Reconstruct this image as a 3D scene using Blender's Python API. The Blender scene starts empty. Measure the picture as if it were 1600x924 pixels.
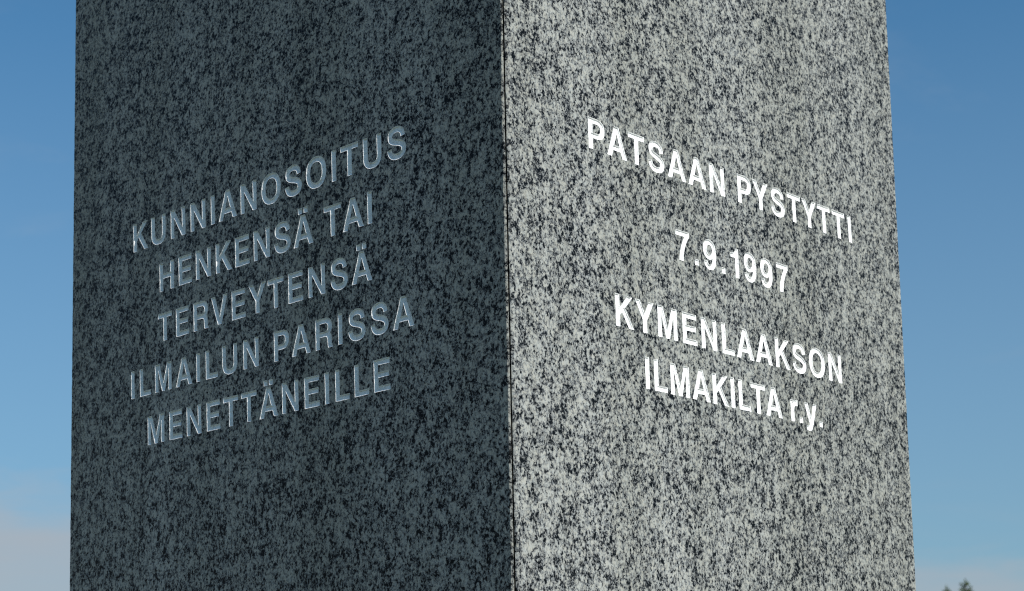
import bpy, math, random
from mathutils import Vector, Matrix
from mathutils.geometry import delaunay_2d_cdt

scene = bpy.context.scene
col = scene.collection
random.seed(7)

# ------------------------------------------------------------------ camera
cam_data = bpy.data.cameras.new('camera')
cam = bpy.data.objects.new('camera', cam_data)
col.objects.link(cam)
R = Matrix(((0.99978035, 0.02095831, 0.0),
            (0.00547507, -0.26117905, -0.96527485),
            (-0.02023053, 0.96506282, -0.26123643)))
cam.matrix_world = Matrix.Translation((0, 0, 1.65)) @ R.to_4x4()
cam_data.sensor_width = 36.0
cam_data.lens = 2726.92 / 1600 * 36
cam_data.clip_start = 0.05
cam_data.clip_end = 20000
cam_data.dof.use_dof = True
cam_data.dof.focus_distance = 2.95
cam_data.dof.aperture_fstop = 8.5
scene.camera = cam

# directions of the two visible faces, seen in plan
D1 = Vector((-0.732934, 0.680300, 0))      # along the shaded face, away from the near corner
D2 = Vector((0.680300, 0.732934, 0))       # along the sunlit face
N1 = Vector((-0.680300, -0.732934, 0))     # outward normal of the shaded face
N2 = Vector((0.732934, -0.680300, 0))      # outward normal of the sunlit face

# ------------------------------------------------------------------ sun and sky
SUN_EL = math.radians(41)
GRAZE = math.radians(2.5)
hs = N2 * math.cos(GRAZE) + N1 * math.sin(GRAZE)
S = Vector((hs.x * math.cos(SUN_EL), hs.y * math.cos(SUN_EL), math.sin(SUN_EL)))
ld = bpy.data.lights.new('sun', 'SUN')
ld.energy = 5.0
ld.angle = math.radians(0.5)
ld.color = (1.0, 0.955, 0.89)
sun = bpy.data.objects.new('sun', ld)
sun.rotation_euler = S.to_track_quat('Z', 'Y').to_euler()
sun.location = (8, -8, 12)
col.objects.link(sun)

world = bpy.data.worlds.new('World')
scene.world = world
world.use_nodes = True
nt = world.node_tree
for n in list(nt.nodes):
    nt.nodes.remove(n)


class NB:
    """tiny node-building helper"""
    def __init__(self, tree):
        self.t = tree

    def new(self, kind, **kw):
        n = self.t.nodes.new(kind)
        for k, v in kw.items():
            setattr(n, k, v)
        return n

    def put(self, sock, v):
        if isinstance(v, bpy.types.NodeSocket):
            self.t.links.new(v, sock)
        elif v is not None:
            if isinstance(v, (tuple, list)) and len(v) == 3 and sock.type == 'RGBA':
                v = (*v, 1)
            sock.default_value = v

    def math(self, op, a, b=None, c=None, clamp=False):
        n = self.new('ShaderNodeMath', operation=op)
        n.use_clamp = clamp
        self.put(n.inputs[0], a)
        self.put(n.inputs[1], b)
        self.put(n.inputs[2], c)
        return n.outputs[0]

    def ramp(self, v, lo, hi, a=0.0, b=1.0, smooth=True):
        n = self.new('ShaderNodeMapRange')
        n.interpolation_type = 'SMOOTHSTEP' if smooth else 'LINEAR'
        self.put(n.inputs[0], v)
        n.inputs[1].default_value = lo
        n.inputs[2].default_value = hi
        n.inputs[3].default_value = a
        n.inputs[4].default_value = b
        return n.outputs[0]

    def mix(self, f, a, b, mode='MIX'):
        n = self.new('ShaderNodeMix', data_type='RGBA', blend_type=mode)
        self.put(n.inputs[0], f)
        self.put(n.inputs[6], a)
        self.put(n.inputs[7], b)
        return n.outputs[2]

    def noise(self, vec, scale, detail=2.0, rough=0.5, dist=0.0):
        n = self.new('ShaderNodeTexNoise')
        self.put(n.inputs['Vector'], vec)
        n.inputs['Scale'].default_value = scale
        n.inputs['Detail'].default_value = detail
        n.inputs['Roughness'].default_value = rough
        n.inputs['Distortion'].default_value = dist
        return n.outputs['Fac']

    def vmul(self, v, s):
        n = self.new('ShaderNodeVectorMath', operation='MULTIPLY')
        self.put(n.inputs[0], v)
        n.inputs[1].default_value = s
        return n.outputs[0]


b = NB(nt)
sky = b.new('ShaderNodeTexSky', sky_type='NISHITA')
sky.sun_disc = False
sky.sun_elevation = SUN_EL
sky.sun_rotation = math.atan2(S.x, S.y)
sky.altitude = 60
sky.air_density = 0.8
sky.dust_density = 0.6
sky.ozone_density = 2.6
tc = b.new('ShaderNodeTexCoord')
sep = b.new('ShaderNodeSeparateXYZ')
nt.links.new(tc.outputs['Generated'], sep.inputs[0])
dirv = tc.outputs['Generated']
# a low bank of thin cloud all round the horizon, its top edge uneven
edge_n = b.noise(b.vmul(dirv, (3.2, 3.2, 10.0)), 1.0, 3, 0.5)
wisp_n = b.noise(b.vmul(dirv, (14.0, 14.0, 70.0)), 1.0, 5, 0.55, 0.3)
top = b.math('MULTIPLY_ADD', sep.outputs[0], -0.092, 0.128)
top = b.math('ADD', top, b.math('MULTIPLY_ADD', edge_n, 0.04, -0.02))
top = b.math('ADD', top, b.math('MULTIPLY_ADD', wisp_n, 0.05, -0.025))
over = b.math('SUBTRACT', sep.outputs[2], top)
bank = b.ramp(over, -0.022, 0.014, 0.95, 0.0)
dens = b.ramp(b.noise(b.vmul(dirv, (6.0, 6.0, 40.0)), 1.0, 4, 0.5), 0.3, 0.7, 0.72, 1.0)
bank = b.math('MULTIPLY', bank, dens)
wl = b.noise(b.vmul(dirv, (5.0, 5.0, 16.0)), 1.0, 6, 0.6, 0.5)
veil = b.ramp(wl, 0.54, 0.85, 0.0, 0.22)
mask = b.math('MAXIMUM', bank, veil)
tint = b.mix(1.0, sky.outputs[0], (0.69, 1.17, 1.23), 'MULTIPLY')
haze = b.ramp(sep.outputs[2], 0.0, 0.40, 0.74, 0.0, False)
tint = b.mix(haze, tint, (2.3, 2.9, 3.3))
skyc = b.mix(mask, tint, (3.75, 4.15, 4.6))
bg = b.new('ShaderNodeBackground')
nt.links.new(skyc, bg.inputs[0])
bg.inputs[1].default_value = 0.0905
wo = b.new('ShaderNodeOutputWorld')
nt.links.new(bg.outputs[0], wo.inputs[0])

scene.view_settings.view_transform = 'Standard'
scene.view_settings.look = 'None'
scene.view_settings.gamma = 1.0
scene.view_settings.use_curve_mapping = False
scene.view_settings.exposure = 0.22
scene.cycles.max_bounces = 6
scene.cycles.use_denoising = False
scene.cycles.pixel_filter_type = 'BLACKMAN_HARRIS'
scene.cycles.filter_width = 1.15


# ------------------------------------------------------------------ materials
def mat(name):
    m = bpy.data.materials.new(name)
    m.use_nodes = True
    t = m.node_tree
    for n in list(t.nodes):
        t.nodes.remove(n)
    nb = NB(t)
    bs = nb.new('ShaderNodeBsdfPrincipled')
    out = nb.new('ShaderNodeOutputMaterial')
    t.links.new(bs.outputs[0], out.inputs[0])
    return m, nb, bs


def granite_nodes(nb, shift=True):
    g = nb.new('ShaderNodeNewGeometry')
    v = g.outputs['Position']
    oi = nb.new('ShaderNodeObjectInfo')
    if shift:
        cmb = nb.new('ShaderNodeCombineXYZ')
        r7 = nb.math('MULTIPLY', oi.outputs['Random'], 37.0)
        for k in range(3):
            nb.put(cmb.inputs[k], r7)
        ad = nb.new('ShaderNodeVectorMath', operation='ADD')
        nb.put(ad.inputs[0], v)
        nb.put(ad.inputs[1], cmb.outputs[0])
        v = ad.outputs[0]
    v = nb.vmul(v, (1.0, 1.0, 0.82))
    # warp so that the crystals interlock with ragged edges
    wn = nb.new('ShaderNodeTexNoise')
    nb.put(wn.inputs['Vector'], v)
    wn.inputs['Scale'].default_value = 260
    wn.inputs['Detail'].default_value = 2
    wsub = nb.new('ShaderNodeVectorMath', operation='MULTIPLY_ADD')
    nb.put(wsub.inputs[0], wn.outputs['Color'])
    wsub.inputs[1].default_value = (0.0055, 0.0055, 0.0055)
    nb.put(wsub.inputs[2], v)
    vw = wsub.outputs[0]
    cloud = nb.noise(v, 9, 2, 0.5)
    clump = nb.noise(v, 60, 2, 0.5)
    flock = nb.noise(vw, 180, 2, 0.55)
    fleck = nb.noise(vw, 420, 2, 0.6)
    def cells(scale):
        vr = nb.new('ShaderNodeTexVoronoi')
        nb.put(vr.inputs['Vector'], vw)
        vr.inputs['Scale'].default_value = scale
        sc = nb.new('ShaderNodeSeparateColor')
        nb.put(sc.inputs[0], vr.outputs['Color'])
        return sc.outputs[0]
    s = nb.math('MULTIPLY', cloud, 0.11)
    s = nb.math('MULTIPLY_ADD', clump, 0.52, s)
    s = nb.math('MULTIPLY_ADD', flock, 0.80, s)
    s = nb.math('MULTIPLY_ADD', fleck, 0.48, s)
    s = nb.math('MULTIPLY_ADD', cells(210), 0.12, s)
    s = nb.math('MULTIPLY_ADD', cells(430), 0.16, s)
    s = nb.math('MULTIPLY', s, 1 / 2.13)
    return v, vw, s, fleck, flock


gm, nb, bs = mat('honed_granite')
v, vw, s, fleck, flock = granite_nodes(nb)
vor = nb.new('ShaderNodeTexVoronoi')
nb.put(vor.inputs['Vector'], vw)
vor.inputs['Scale'].default_value = 320
bw = nb.new('ShaderNodeSeparateColor')
nb.put(bw.inputs[0], vor.outputs['Color'])
cr = nb.new('ShaderNodeValToRGB')
el = cr.color_ramp.elements
stops = [(0.445, (0.003, 0.004, 0.005)), (0.464, (0.016, 0.018, 0.021)), (0.480, (0.070, 0.076, 0.082)),
         (0.500, (0.130, 0.137, 0.140)), (0.524, (0.195, 0.202, 0.197)), (0.555, (0.268, 0.276, 0.260)),
         (0.600, (0.345, 0.352, 0.328))]
el[0].position, el[1].position = stops[0][0], stops[-1][0]
el[0].color, el[1].color = (*stops[0][1], 1), (*stops[-1][1], 1)
for ps, cl in stops[1:-1]:
    e = el.new(ps)
    e.color = (*cl, 1)
s2 = nb.math('MULTIPLY_ADD', bw.outputs[0], 0.030, nb.math('SUBTRACT', s, 0.015))
nb.put(cr.inputs[0], s2)
# single biotite flakes and pale feldspar grains
hue = nb.mix(bw.outputs[1], (0.97, 1.0, 1.03), (1.03, 1.0, 0.95))
c2 = nb.mix(1.0, cr.outputs[0], hue, 'MULTIPLY')
streak = nb.noise(nb.vmul(v, (7.0, 7.0, 0.55)), 1.0, 4, 0.6)
c2 = nb.mix(1.0, c2, nb.mix(nb.ramp(streak, 0.32, 0.66), (0.86, 0.86, 0.84), (1.04, 1.04, 1.05)), 'MULTIPLY')
nb.put(bs.inputs['Base Color'], c2)
nb.put(bs.inputs['Roughness'], nb.ramp(s, 0.42, 0.56, 0.42, 0.60))
bs.inputs['Specular IOR Level'].default_value = 0.08
bmp = nb.new('ShaderNodeBump')
bmp.inputs['Strength'].default_value = 0.15
bmp.inputs['Distance'].default_value = 0.0006
nb.put(bmp.inputs['Height'], fleck)
nb.put(bs.inputs['Normal'], bmp.outputs[0])
GRANITE = gm

lm, nb, bs = mat('cut_granite')
v, vw, s, fleck, flock = granite_nodes(nb, False)
cc = nb.mix(nb.ramp(s, 0.455, 0.505), (0.70, 0.70, 0.70), (0.88, 0.88, 0.87))
nb.put(bs.inputs['Base Color'], cc)
bs.inputs['Roughness'].default_value = 0.85
bs.inputs['Specular IOR Level'].default_value = 0.2
bmp = nb.new('ShaderNodeBump')
bmp.inputs['Strength'].default_value = 0.6
bmp.inputs['Distance'].default_value = 0.003
nb.put(bmp.inputs['Height'], flock)
nb.put(bs.inputs['Normal'], bmp.outputs[0])
CUT = lm

sm, nb, bs = mat('joint_mortar')
g = nb.new('ShaderNodeNewGeometry')
nb.put(bs.inputs['Base Color'], nb.mix(nb.noise(g.outputs['Position'], 300, 2), (0.012, 0.012, 0.012), (0.04, 0.038, 0.035)))
bs.inputs['Roughness'].default_value = 0.95
MORTAR = sm

grm, nb, bs = mat('mown_grass')
g = nb.new('ShaderNodeNewGeometry')
p = g.outputs['Position']
ga = nb.mix(nb.ramp(nb.noise(p, 0.35, 4), 0.35, 0.65), (0.06, 0.085, 0.030), (0.12, 0.13, 0.055))
ga = nb.mix(nb.ramp(nb.noise(p, 45, 3), 0.4, 0.62), nb.mix(0.5, ga, (0.02, 0.03, 0.01)), ga)
nb.put(bs.inputs['Base Color'], ga)
bs.inputs['Roughness'].default_value = 0.9
bmp = nb.new('ShaderNodeBump')
bmp.inputs['Distance'].default_value = 0.03
nb.put(bmp.inputs['Height'], nb.noise(p, 60, 4, 0.6))
nb.put(bs.inputs['Normal'], bmp.outputs[0])
GRASS = grm

tm, nb, bs = mat('spruce_needles')
oi = nb.new('ShaderNodeNewGeometry')
nn = nb.noise(oi.outputs['Position'], 2.3, 3, 0.6)
nb.put(bs.inputs['Base Color'], nb.mix(nb.ramp(nn, 0.35, 0.65), (0.045, 0.075, 0.022), (0.12, 0.17, 0.05)))
bs.inputs['Roughness'].default_value = 0.7
NEEDLE = tm
km, nb, bs = mat('spruce_bark')
oi = nb.new('ShaderNodeNewGeometry')
nb.put(bs.inputs['Base Color'], nb.mix(nb.noise(oi.outputs['Position'], 30, 4), (0.05, 0.03, 0.018), (0.17, 0.105, 0.06)))
bs.inputs['Roughness'].default_value = 0.9
BARK = km


# ------------------------------------------------------------------ object helpers
def mesh_obj(name, verts, faces, material, parent=None, smooth=False):
    me = bpy.data.meshes.new(name)
    me.from_pydata([tuple(q) for q in verts], [], faces)
    me.materials.append(material)
    if smooth:
        me.polygons.foreach_set('use_smooth', [True] * len(me.polygons))
    me.update()
    o = bpy.data.objects.new(name, me)
    col.objects.link(o)
    if parent:
        o.parent = parent
    return o


def empty(name, loc, label, cat, group=None):
    o = bpy.data.objects.new(name, None)
    o.location = loc
    o['label'] = label
    o['category'] = cat
    if group:
        o['group'] = group
    col.objects.link(o)
    return o


# ------------------------------------------------------------------ ground
gv, gf = [], []
rings = [0, 3, 8, 20, 60, 200, 800, 3000, 9000]
seg = 48
gv.append((0, 0, 0))
for r in rings[1:]:
    for k in range(seg):
        a = 2 * math.pi * k / seg
        gv.append((r * math.cos(a), r * math.sin(a), 0))
for k in range(seg):
    gf.append((0, 1 + k, 1 + (k + 1) % seg))
for i in range(len(rings) - 2):
    o0, o1 = 1 + i * seg, 1 + (i + 1) * seg
    for k in range(seg):
        k2 = (k + 1) % seg
        gf.append((o0 + k, o1 + k, o1 + k2, o0 + k2))
ground = mesh_obj('ground', gv, gf, GRASS)
ground['kind'] = 'structure'

# ------------------------------------------------------------------ glyph outlines (capital height = 1)
def path(*cmds):
    pts = []
    for c in cmds:
        if len(c) == 2:
            pts.append((float(c[0]), float(c[1])))
        else:
            x0, y0 = pts[-1]
            x1, y1, x2, y2, x3, y3 = c
            n = 7
            for k in range(1, n + 1):
                t = k / n
                m = 1 - t
                pts.append((m**3 * x0 + 3 * m * m * t * x1 + 3 * m * t * t * x2 + t**3 * x3,
                            m**3 * y0 + 3 * m * m * t * y1 + 3 * m * t * t * y2 + t**3 * y3))
    if len(pts) > 2 and math.dist(pts[0], pts[-1]) < 1e-6:
        pts.pop()
    return pts


def oval(cx, cy, rx, ry, n=30, e=2.25):
    out = []
    for k in range(n):
        a = 2 * math.pi * k / n
        c, s_ = math.cos(a), math.sin(a)
        out.append((cx + rx * math.copysign(abs(c) ** (2 / e), c), cy + ry * math.copysign(abs(s_) ** (2 / e), s_)))
    return out


def stroke(center, w):
    n = len(center)
    L, Rr = [], []
    for i, (x, y) in enumerate(center):
        ax, ay = center[max(0, i - 1)]
        bx, by = center[min(n - 1, i + 1)]
        d = math.hypot(bx - ax, by - ay)
        nx, ny = -(by - ay) / d, (bx - ax) / d
        ww = w(i / (n - 1)) / 2
        L.append((x + nx * ww, y + ny * ww))
        Rr.append((x - nx * ww, y - ny * ww))
    return L + Rr[::-1]


A_OUT = [(0, 0), (.368, 1), (.552, 1), (.92, 0), (.742, 0), (.668, .215), (.252, .215), (.178, 0)]
A_IN = [(.300, .355), (.620, .355), (.46, .82)]
S_C = path((.675, .70), (.665, .85, .565, .94, .40, .94), (.225, .94, .115, .862, .115, .735),
           (.115, .60, .225, .565, .41, .515), (.61, .462, .71, .40, .71, .272),
           (.71, .13, .585, .055, .40, .055), (.205, .055, .09, .15, .082, .315))
GLYPH = {
    'I': (.165, [[(0, 0), (0, 1), (.165, 1), (.165, 0)]]),
    'L': (.63, [[(0, 0), (0, 1), (.165, 1), (.165, .145), (.63, .145), (.63, 0)]]),
    'T': (.78, [[(.3075, 0), (.3075, .86), (0, .86), (0, 1), (.78, 1), (.78, .86), (.4725, .86), (.4725, 0)]]),
    'H': (.79, [[(0, 0), (0, 1), (.165, 1), (.165, .60), (.625, .60), (.625, 1), (.79, 1), (.79, 0), (.625, 0),
                 (.625, .455), (.165, .455), (.165, 0)]]),
    'E': (.71, [[(0, 0), (0, 1), (.695, 1), (.695, .86), (.165, .86), (.165, .588), (.655, .588), (.655, .448),
                 (.165, .448), (.165, .142), (.71, .142), (.71, 0)]]),
    'N': (.79, [[(0, 0), (0, 1), (.178, 1), (.633, .275), (.633, 1), (.79, 1), (.79, 0), (.618, 0), (.158, .735),
                 (.158, 0)]]),
    'M': (.95, [[(0, 0), (0, 1), (.232, 1), (.478, .265), (.720, 1), (.95, 1), (.95, 0), (.793, 0), (.793, .79),
                 (.552, 0), (.400, 0), (.157, .79), (.157, 0)]]),
    'K': (.82, [[(0, 0), (0, 1), (.165, 1), (.165, .555), (.585, 1), (.79, 1), (.415, .615), (.82, 0), (.625, 0),
                 (.30, .498), (.165, .36), (.165, 0)]]),
    'A': (.92, [A_OUT, A_IN]),
    'Ä': (.92, [A_OUT, A_IN, [(.245, 1.10), (.245, 1.25), (.395, 1.25), (.395, 1.10)],
                [(.525, 1.10), (.525, 1.25), (.675, 1.25), (.675, 1.10)]]),
    'V': (.86, [[(0, 1), (.18, 1), (.43, .235), (.68, 1), (.86, 1), (.52, 0), (.34, 0)]]),
    'Y': (.86, [[(0, 1), (.195, 1), (.43, .57), (.665, 1), (.86, 1), (.5125, .40), (.5125, 0), (.3475, 0),
                 (.3475, .40)]]),
    '7': (.68, [path((0, 1), (.68, 1), (.68, .865), (.51, .66, .35, .36, .335, 0), (.155, 0),
                     (.175, .34, .34, .66, .505, .855), (0, .855))]),
    '1': (.41, [path((.245, 0), (.245, .70), (0, .70), (0, .815), (.17, .82, .25, .87, .285, 1), (.41, 1), (.41, 0))]),
    '.': (.165, [[(0, 0), (0, .165), (.165, .165), (.165, 0)]]),
    'P': (.75, [path((0, 0), (0, 1), (.43, 1), (.64, 1, .75, .88, .75, .69), (.75, .49, .63, .37, .43, .37),
                     (.165, .37), (.165, 0)),
                path((.165, .51), (.165, .86), (.40, .86), (.52, .86, .58, .80, .58, .688),
                     (.58, .57, .52, .51, .40, .51))]),
    'R': (.81, [path((0, 0), (0, 1), (.47, 1), (.68, 1, .785, .89, .785, .72), (.785, .60, .74, .52, .65, .485),
                     (.745, .445, .755, .36, .76, .22), (.765, .10, .77, .05, .81, 0), (.62, 0),
                     (.592, .05, .595, .12, .59, .22), (.585, .35, .55, .40, .43, .40), (.165, .40), (.165, 0)),
                path((.165, .535), (.165, .86), (.45, .86), (.565, .86, .615, .80, .615, .70),
                     (.615, .59, .56, .535, .44, .535))]),
    'O': (.94, [oval(.47, .5, .47, .52), oval(.47, .5, .305, .375)]),
    'U': (.79, [path((0, 1), (.165, 1), (.165, .36), (.165, .205, .25, .13, .395, .13),
                     (.54, .13, .625, .205, .625, .36), (.625, 1), (.79, 1), (.79, .35),
                     (.79, .11, .65, -.02, .395, -.02), (.14, -.02, 0, .11, 0, .35))]),
    'S': (.79, [stroke(S_C, lambda t: .152 + .012 * math.sin(math.pi * t))]),
    '9': (.68, [path((.02, .245), (.045, .08, .16, -.02, .32, -.02), (.56, -.02, .68, .17, .68, .53),
                     (.68, .85, .56, 1.01, .33, 1.01), (.13, 1.01, 0, .87, 0, .67), (0, .48, .12, .345, .30, .345),
                     (.40, .345, .47, .38, .518, .452), (.51, .23, .44, .118, .325, .118),
                     (.25, .118, .20, .165, .185, .245)),
                oval(.335, .675, .168, .20, 18, 2.1)]),
    'r': (.40, [path((0, 0), (0, .735), (.155, .735), (.155, .62), (.21, .71, .28, .755, .40, .745), (.40, .575),
                     (.25, .595, .165, .53, .165, .38), (.165, 0))]),
    'y': (.72, [path((0, .735), (.18, .735), (.37, .20), (.54, .735), (.72, .735), (.44, -.05),
                     (.39, -.19, .32, -.225, .20, -.225), (.10, -.215), (.10, -.075), (.21, -.09, .26, -.06, .275, .01))]),
}
# side bearings left/right, in capital heights
STEM, ROUND, DIAG = .095, .055, .012
BEAR = {c: (STEM, STEM) for c in 'IHNMU'}
BEAR.update({'L': (STEM, .03), 'T': (.02, .02), 'E': (STEM, .05), 'K': (STEM, .01), 'A': (DIAG, DIAG),
             'Ä': (DIAG, DIAG), 'V': (DIAG, DIAG), 'Y': (DIAG, DIAG), '7': (.05, .04), '1': (.12, .11),
             '.': (.08, .08), 'P': (STEM, .03), 'R': (STEM, .03), 'O': (ROUND, ROUND), 'S': (.05, .05),
             '9': (.05, .05), 'r': (.085, 0), 'y': (.01, .01)})


def area(p):
    return sum(p[i - 1][0] * p[i][1] - p[i][0] * p[i - 1][1] for i in range(len(p))) / 2


def inside(pt, poly):
    x, y = pt
    c = False
    n = len(poly)
    for i in range(n):
        x1, y1 = poly[i - 1]
        x2, y2 = poly[i]
        if (y1 > y) != (y2 > y) and x < (x2 - x1) * (y - y1) / (y2 - y1) + x1:
            c = not c
    return c


def densify(p, step):
    out = []
    for i in range(len(p)):
        a, q = p[i], p[(i + 1) % len(p)]
        n = max(1, int(math.dist(a, q) / step + .5))
        for k in range(n):
            t = k / n
            out.append((a[0] + (q[0] - a[0]) * t, a[1] + (q[1] - a[1]) * t, k == 0))
    return out


def orient(contours):
    res = []
    for i, c in enumerate(contours):
        hole = sum(inside(c[0], o) for j, o in enumerate(contours) if j != i) % 2 == 1
        ccw = area(c) > 0
        res.append(c if ccw != hole else c[::-1])
    return res


def inset(p, d):
    """move every vertex of a closed contour towards its left side by d"""
    n = len(p)
    out = []
    for i in range(n):
        a, q, c = p[i - 1], p[i], p[(i + 1) % n]
        e1 = (q[0] - a[0], q[1] - a[1])
        e2 = (c[0] - q[0], c[1] - q[1])
        l1, l2 = math.hypot(*e1) or 1e-9, math.hypot(*e2) or 1e-9
        n1 = (-e1[1] / l1, e1[0] / l1)
        n2 = (-e2[1] / l2, e2[0] / l2)
        mx, my = n1[0] + n2[0], n1[1] + n2[1]
        k = mx * n1[0] + my * n1[1]
        k = max(k, .45)
        out.append((q[0] + mx / k * d, q[1] + my / k * d))
    return out


def triangulate(loops):
    pts, edges = [], []
    for lp in loops:
        o = len(pts)
        pts += [Vector((x, y)) for x, y in lp]
        edges += [(o + i, o + (i + 1) % len(lp)) for i in range(len(lp))]
    vo, _, fo, *_ = delaunay_2d_cdt(pts, edges, [], 0, 1e-7)
    tris = []
    for f in fo:
        cx = sum(vo[i].x for i in f) / 3
        cy = sum(vo[i].y for i in f) / 3
        w = sum(inside((cx, cy), lp) for lp in loops)
        if w % 2 == 1:
            tris.append(tuple(f))
    return vo, tris


# ------------------------------------------------------------------ the pillar
Mz = Vector((-0.0045536, 2.6641336, 0))     # near corner in plan
Z0, Z1 = 0.40, 3.72
wa = lambda z: 1.2096 + 0.0630 * (z - 2.0058)   # width of the shaded side at height z
wb = lambda z: 1.1793 + 0.0550 * (z - 1.9748)   # width of the sunlit side
THICK = 0.05
CH = 0.0078
GAP = 0.0010
BOLD = 0.022

pillar = empty('granite_monument', (0, 0, 0),
               'tall grey speckled granite memorial pillar with pale engraved lettering on two sides', 'monument')
pillar.location = (Mz.x, Mz.y + 0.9, 0)
PIN = Matrix.Translation(-pillar.location)


def part(name, verts, faces, material, parent=pillar, smooth=False):
    o = mesh_obj(name, [Vector(q) + PIN.translation for q in verts], faces, material, parent, smooth)
    return o


def slab(origin, D, N, width, lines=(), mirror=False, label=None, shear=(0, 0)):
    """one facing slab: origin(z) is the sharp corner, D runs along the face, N points out;
    lines = (text, u of first edge, u of last edge, baseline z, capital height)"""
    rnd = random.Random(len(lines) * 17 + 3)

    def P(u, w, z):
        o = origin(z)
        return Vector((o.x, o.y, z)) + D * u - N * w

    glyphs = []          # (char, [contours in (u, z)])
    for text, ua, ub, zb, cap in lines:
        nat = 0
        prev = None
        pos = []
        x = 0.0
        for i, ch in enumerate(text):
            if ch == ' ':
                x += .30
                pos.append(None)
                continue
            lb, rb = BEAR[ch]
            if i > 0:
                x += lb
            pair = text[i - 1:i + 1]
            if pair in ('PA', 'AT', 'TA', 'PY', 'AY', 'YT', 'TY', 'LT', 'r.'):
                x -= .05
            pos.append(x)
            x += GLYPH[ch][0]
            if i < len(text) - 1:
                x += rb
        total = x
        cap = cap / (1 + 2 * BOLD)
        zb = zb + BOLD * cap
        span = abs(ub - ua) / cap - 2 * BOLD
        gaps = len(text) - 1
        track = (span - total) / gaps
        print('line', text, 'tracking', round(track, 3))
        for i, ch in enumerate(text):
            if pos[i] is None:
                continue
            xo = pos[i] + track * i + BOLD
            cs = []
            dz = rnd.uniform(-.0003, .0003)
            for c in orient(GLYPH[ch][1]):
                c = inset(c, -BOLD)
                q = []
                dd = densify(c, .075)
                for (px, py, corner) in dd:
                    j = 0 if corner else .0035
                    px += rnd.uniform(-j, j)
                    py += rnd.uniform(-j, j)
                    X = (xo + px) * cap
                    Y = py * cap
                    if mirror:
                        u = ua - X
                        u += (shear[0] + shear[1] * u) * Y
                    else:
                        u = ua + X
                    q.append((u, zb + Y + dz))
                cs.append(q)
            glyphs.append((ch, cs))

    # plan profile rows
    step = .009 if lines else .12
    nrow = int((Z1 - Z0) / step)
    zs = [Z0 + (Z1 - Z0) * k / nrow for k in range(nrow + 1)]
    rows = []
    wob = 0
    for k, z in enumerate(zs):
        a = width(z)
        if lines:
            wob = wob * .93 + rnd.uniform(-.00035, .00035)
            c0 = CH + wob + rnd.uniform(-.0004, .0004)
            chip = rnd.uniform(.0005, .0026) if rnd.random() < .16 else 0
            c1 = .0045 + rnd.uniform(-.0005, .0005)
        else:
            c0, c1, chip = CH, .0045, 0
        rows.append([
            (c0, 0), (c0 * .55 + CH * .25, c0 * .16),
            (CH / 2 + GAP + chip * .7, CH / 2 - GAP + chip * .3), (CH / 2 + GAP + .0015, CH / 2 - GAP + .0022),
            (THICK + GAP, THICK - GAP),
            (a - THICK - GAP, THICK - GAP), (a - c1 * .55 - GAP, c1 * .55), (a - c1, 0)])
    verts, faces = [], []
    m = len(rows[0])
    for z, row in zip(zs, rows):
        for (u, w) in row:
            verts.append(P(u, w, z))
    flip = mirror
    def addf(f):
        faces.append(tuple(f[::-1]) if flip else tuple(f))
    for k in range(nrow):
        for i in range(m - 1):
            a0 = k * m + i
            addf((a0, a0 + m, a0 + m + 1, a0 + 1))
    addf([i for i in range(m)])
    addf([nrow * m + i for i in range(m)][::-1])
    # front sheet with the letter openings
    left = [(rows[k][0][0], zs[k]) for k in range(nrow + 1)]
    right = [(rows[k][-1][0], zs[k]) for k in range(nrow + 1)]
    outer = right + left[::-1]
    loops = [outer] + [c for _, cs in glyphs for c in cs]
    # triangulate; even-odd over only the nearby contours
    pts, edges = [], []
    for lp in loops:
        o = len(pts)
        pts += [Vector(q) for q in lp]
        edges += [(o + i, o + (i + 1) % len(lp)) for i in range(len(lp))]
    vo, _, fo, *_ = delaunay_2d_cdt(pts, edges, [], 0, 1e-7)
    boxes = [(min(q[0] for q in lp), max(q[0] for q in lp), min(q[1] for q in lp), max(q[1] for q in lp), lp)
             for lp in loops[1:]]
    base = len(verts)
    verts += [P(q.x, 0, q.y) for q in vo]
    for f in fo:
        cx = sum(vo[i].x for i in f) / 3
        cy = sum(vo[i].y for i in f) / 3
        kk = int(min(nrow - 1, max(0, (cy - Z0) / (Z1 - Z0) * nrow)))
        t = (cy - zs[kk]) / (zs[kk + 1] - zs[kk])
        lo = left[kk][0] * (1 - t) + left[kk + 1][0] * t
        hi = right[kk][0] * (1 - t) + right[kk + 1][0] * t
        if cx < lo or cx > hi:
            continue
        w = 0
        for (x0, x1, y0, y1, lp) in boxes:
            if x0 <= cx <= x1 and y0 <= cy <= y1 and inside((cx, cy), lp):
                w += 1
        if w % 2 == 0:
            tri = [base + i for i in f]
            # CDT output is counter-clockwise in (u, z)
            faces.append(tuple(tri[::-1]) if mirror else tuple(tri))
    so = part('granite_slab', verts, faces, GRANITE)
    if label:
        so['label'] = label

    # the engraved letters: rim, steep wall, dished floor
    for ch, cs in glyphs:
        cs = orient(cs)
        gv, gf = [], []
        levels = [(0.0, 0.0), (0.0012, 0.0006), (0.0016, 0.0017), (0.0023, 0.0023)]
        ins = None
        for c in cs:
            prev = None
            base_c = c
            for (d, dep) in levels:
                q = inset(base_c, d) if d else base_c
                ids = range(len(gv), len(gv) + len(q))
                gv += [P(x, dep, y) for x, y in q]
                ids = list(ids)
                if prev:
                    n = len(ids)
                    for i in range(n):
                        j = (i + 1) % n
                        f = (prev[i], prev[j], ids[j], ids[i])
                        gf.append(f[::-1] if mirror else f)
                prev = ids
        floors = [inset(c, levels[-1][0]) for c in cs]
        vo2, tris = triangulate(floors)
        o = len(gv)
        gv += [P(q.x, levels[-1][1], q.y) for q in vo2]
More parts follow.
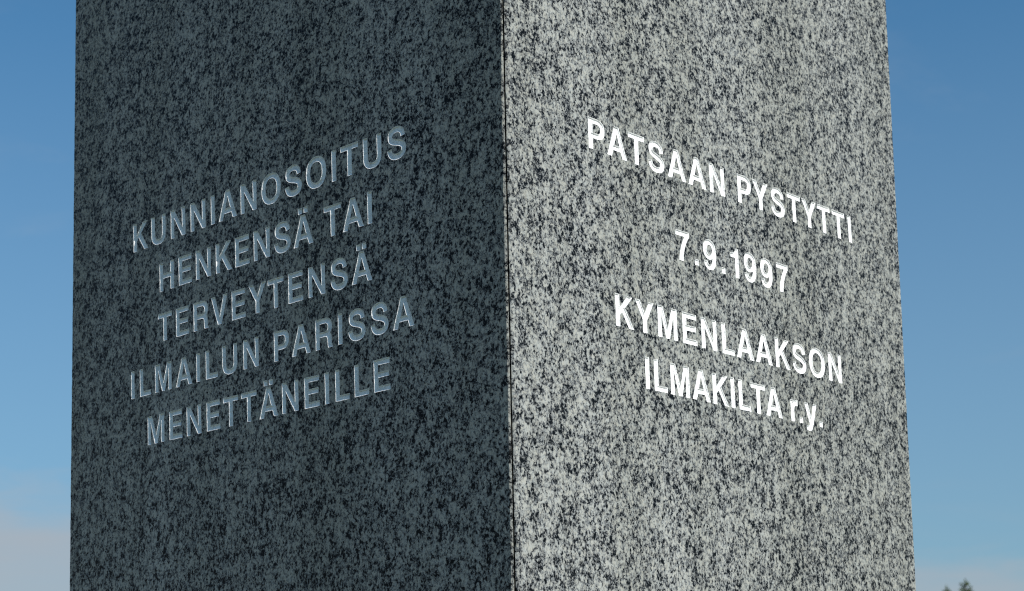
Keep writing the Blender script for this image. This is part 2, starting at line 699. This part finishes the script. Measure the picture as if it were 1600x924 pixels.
        for t in tris:
            t = tuple(o + i for i in t)
            gf.append(t[::-1] if mirror else t)
        name = 'full_stop' if ch == '.' else ('numeral' if ch in '179' else 'letter')
        part(name, gv, gf, CUT, so)
    return so


Mo = lambda z: Mz
Ao = lambda z: Mz + D1 * wa(z)
Bo = lambda z: Mz + D2 * wb(z)

LEFT = [
    ('KUNNIANOSOITUS', 1.0305, 0.2340, 2.6667, .0592),
    ('HENKENSÄ TAI', 0.9365, 0.3200, 2.5652, .0585),
    ('TERVEYTENSÄ', 0.9355, 0.3200, 2.4637, .0565),
    ('ILMAILUN PARISSA', 1.0190, 0.2165, 2.3636, .0555),
    ('MENETTÄNEILLE', 0.9585, 0.2745, 2.2640, .0560),
]
RIGHT = [
    ('PATSAAN PYSTYTTI', 0.2078, 1.0325, 2.6720, .0570),
    ('7.9.1997', 0.4400, 0.7905, 2.5195, .0565),
    ('KYMENLAAKSON', 0.2635, 0.9575, 2.3672, .0570),
    ('ILMAKILTA r.y.', 0.3375, 0.8775, 2.2692, .0560),
]
slab(Mo, D1, N1, wa, LEFT, True, 'shaded speckled slab with five engraved lines starting KUNNIANOSOITUS', (.015, .07))
slab(Mo, D2, N2, wb, RIGHT, False, 'sunlit speckled slab with the date 7.9.1997 engraved')
slab(Ao, D2, D1, wb, (), False)
slab(Bo, D1, D2, wa, (), True)

# dark backing in the corner joints and a solid core
def ring(z, d):
    C = Mz + D1 * wa(z) + D2 * wb(z)
    pts = [Mz + (D1 + D2) * d, Mz + D1 * (wa(z) - d) + D2 * d, C - (D1 + D2) * d, Mz + D2 * (wb(z) - d) + D1 * d]
    return [Vector((q.x, q.y, z)) for q in pts]
def prism(r0, r1):
    return r0 + r1, [(0, 1, 2, 3), (7, 6, 5, 4)] + [(i, 4 + i, 4 + (i + 1) % 4, (i + 1) % 4) for i in range(4)]
part('core', *prism(ring(Z0 + .002, THICK + .004), ring(Z1 - .002, THICK + .004)), MORTAR)
part('cap_stone', *prism(ring(Z1 + .003, -.02), ring(Z1 + .12, -.02)), GRANITE)
part('plinth', *prism(ring(-.05, -.12), ring(Z0 - .004, -.12)), GRANITE)


# ------------------------------------------------------------------ spruces far behind
def spruce(loc, height, seed, label, lean=0.0):
    rr = random.Random(seed)
    root = empty('spruce_tree', loc, label, 'tree', 'spruces behind the pillar')
    # trunk
    tv, tf = [], []
    n, rows_ = 8, 16
    def ax(t):
        return Vector((lean * t * t + .05 * math.sin(5 * t + seed), .05 * math.cos(4 * t), height * t))
    for k in range(rows_ + 1):
        t = k / rows_
        r = .125 * (1 - t) ** .9 + .007
        c = ax(t)
        for i in range(n):
            a = 2 * math.pi * i / n
            tv.append(c + Vector((r * math.cos(a), r * math.sin(a), 0)))
    for k in range(rows_):
        for i in range(n):
            j = (i + 1) % n
            tf.append((k * n + i, k * n + j, (k + 1) * n + j, (k + 1) * n + i))
    tf.append(tuple(rows_ * n + i for i in range(n)))
    mesh_obj('trunk', tv, tf, BARK, root, True)
    bv, bf = [], []      # branches
    nv, nf = [], []      # needles
    def needle(p, d, ln, wd):
        side = d.cross(Vector((rr.uniform(-1, 1), rr.uniform(-1, 1), rr.uniform(-1, 1)))).normalized() * wd
        o = len(nv)
        nv.extend([p - side, p + side, p + d * ln])
        nf.append((o, o + 1, o + 2))
    def twig(p0, d, ln, r0):
        o = len(bv)
        sd = d.cross(Vector((0, 0, 1)))
        if sd.length < .1:
            sd = Vector((1, 0, 0))
        sd.normalize()
        up = sd.cross(d).normalized()
        for q, r in ((p0, r0), (p0 + d * ln, r0 * .35)):
            for k in range(3):
                a = 2 * math.pi * k / 3
                bv.append(q + sd * r * math.cos(a) + up * r * math.sin(a))
        for k in range(3):
            j = (k + 1) % 3
            bf.append((o + k, o + j, o + 3 + j, o + 3 + k))
    def sprig(p0, d, ln, dens=60, nl=.045):
        for k in range(int(dens * ln)):
            t = rr.random()
            p = p0 + d * ln * t
            v_ = Vector((rr.gauss(0, 1), rr.gauss(0, 1), rr.gauss(0, 1))).normalized()
            needle(p, (v_ + d * .8).normalized(), nl * rr.uniform(.7, 1.3), .009)
    z = .35
    while z < height - .20:
        t = z / height
        reach = (1 - t) * height * .25 + .10
        cnt = 9 if t < .6 else 5
        ph = rr.uniform(0, 6.28)
        for k in range(cnt):
            a = ph + 2 * math.pi * k / cnt + rr.uniform(-.25, .25)
            ln = reach * rr.uniform(.7, 1.15)
            rise = -.25 + .95 * t ** 3
            d = Vector((math.cos(a), math.sin(a), rise + rr.uniform(-.1, .1))).normalized()
            p0 = ax(min(t + rr.uniform(-.10, .10) / height, .995))
            twig(p0, d, ln, .010 + .012 * (1 - t))
            fine = t > .72
            sprig(p0 + d * ln * .15, d, ln * .85, 330 if fine else 24, .06 if fine else .09)
            side = d.cross(Vector((0, 0, 1))).normalized()
            m_ = max(2, int(ln / (.10 if fine else .16)))
            for j in range(m_):
                f = .25 + .75 * (j + rr.random()) / m_
                sg = 1 if j % 2 else -1
                l2 = ln * (1.05 - f) * .55 + .05
                d2 = (d * .8 + side * sg * .9 + Vector((0, 0, rr.uniform(-.2, .05)))).normalized()
                p1 = p0 + d * ln * f
                twig(p1, d2, l2, .006)
                sprig(p1, d2, l2, 330 if fine else 30, .06 if fine else .09)
        z += (.20 + .10 * rr.random()) * (1.05 - .55 * t)
    # leader shoot
    sprig(ax(1 - .5 / height), Vector((0, 0, 1)), .50, 260, .045)
    mesh_obj('branches', bv, bf, BARK, root, True)
    mesh_obj('crown', nv, nf, NEEDLE, root)
    return root


spruce((14.27, 56.22, 0), 7.17, 5, 'distant spruce with the taller pointed top, farther right of the granite pillar')
spruce((15.57, 64.14, 0), 7.73, 11, 'distant spruce with the lower top, between the granite pillar and the taller spruce')
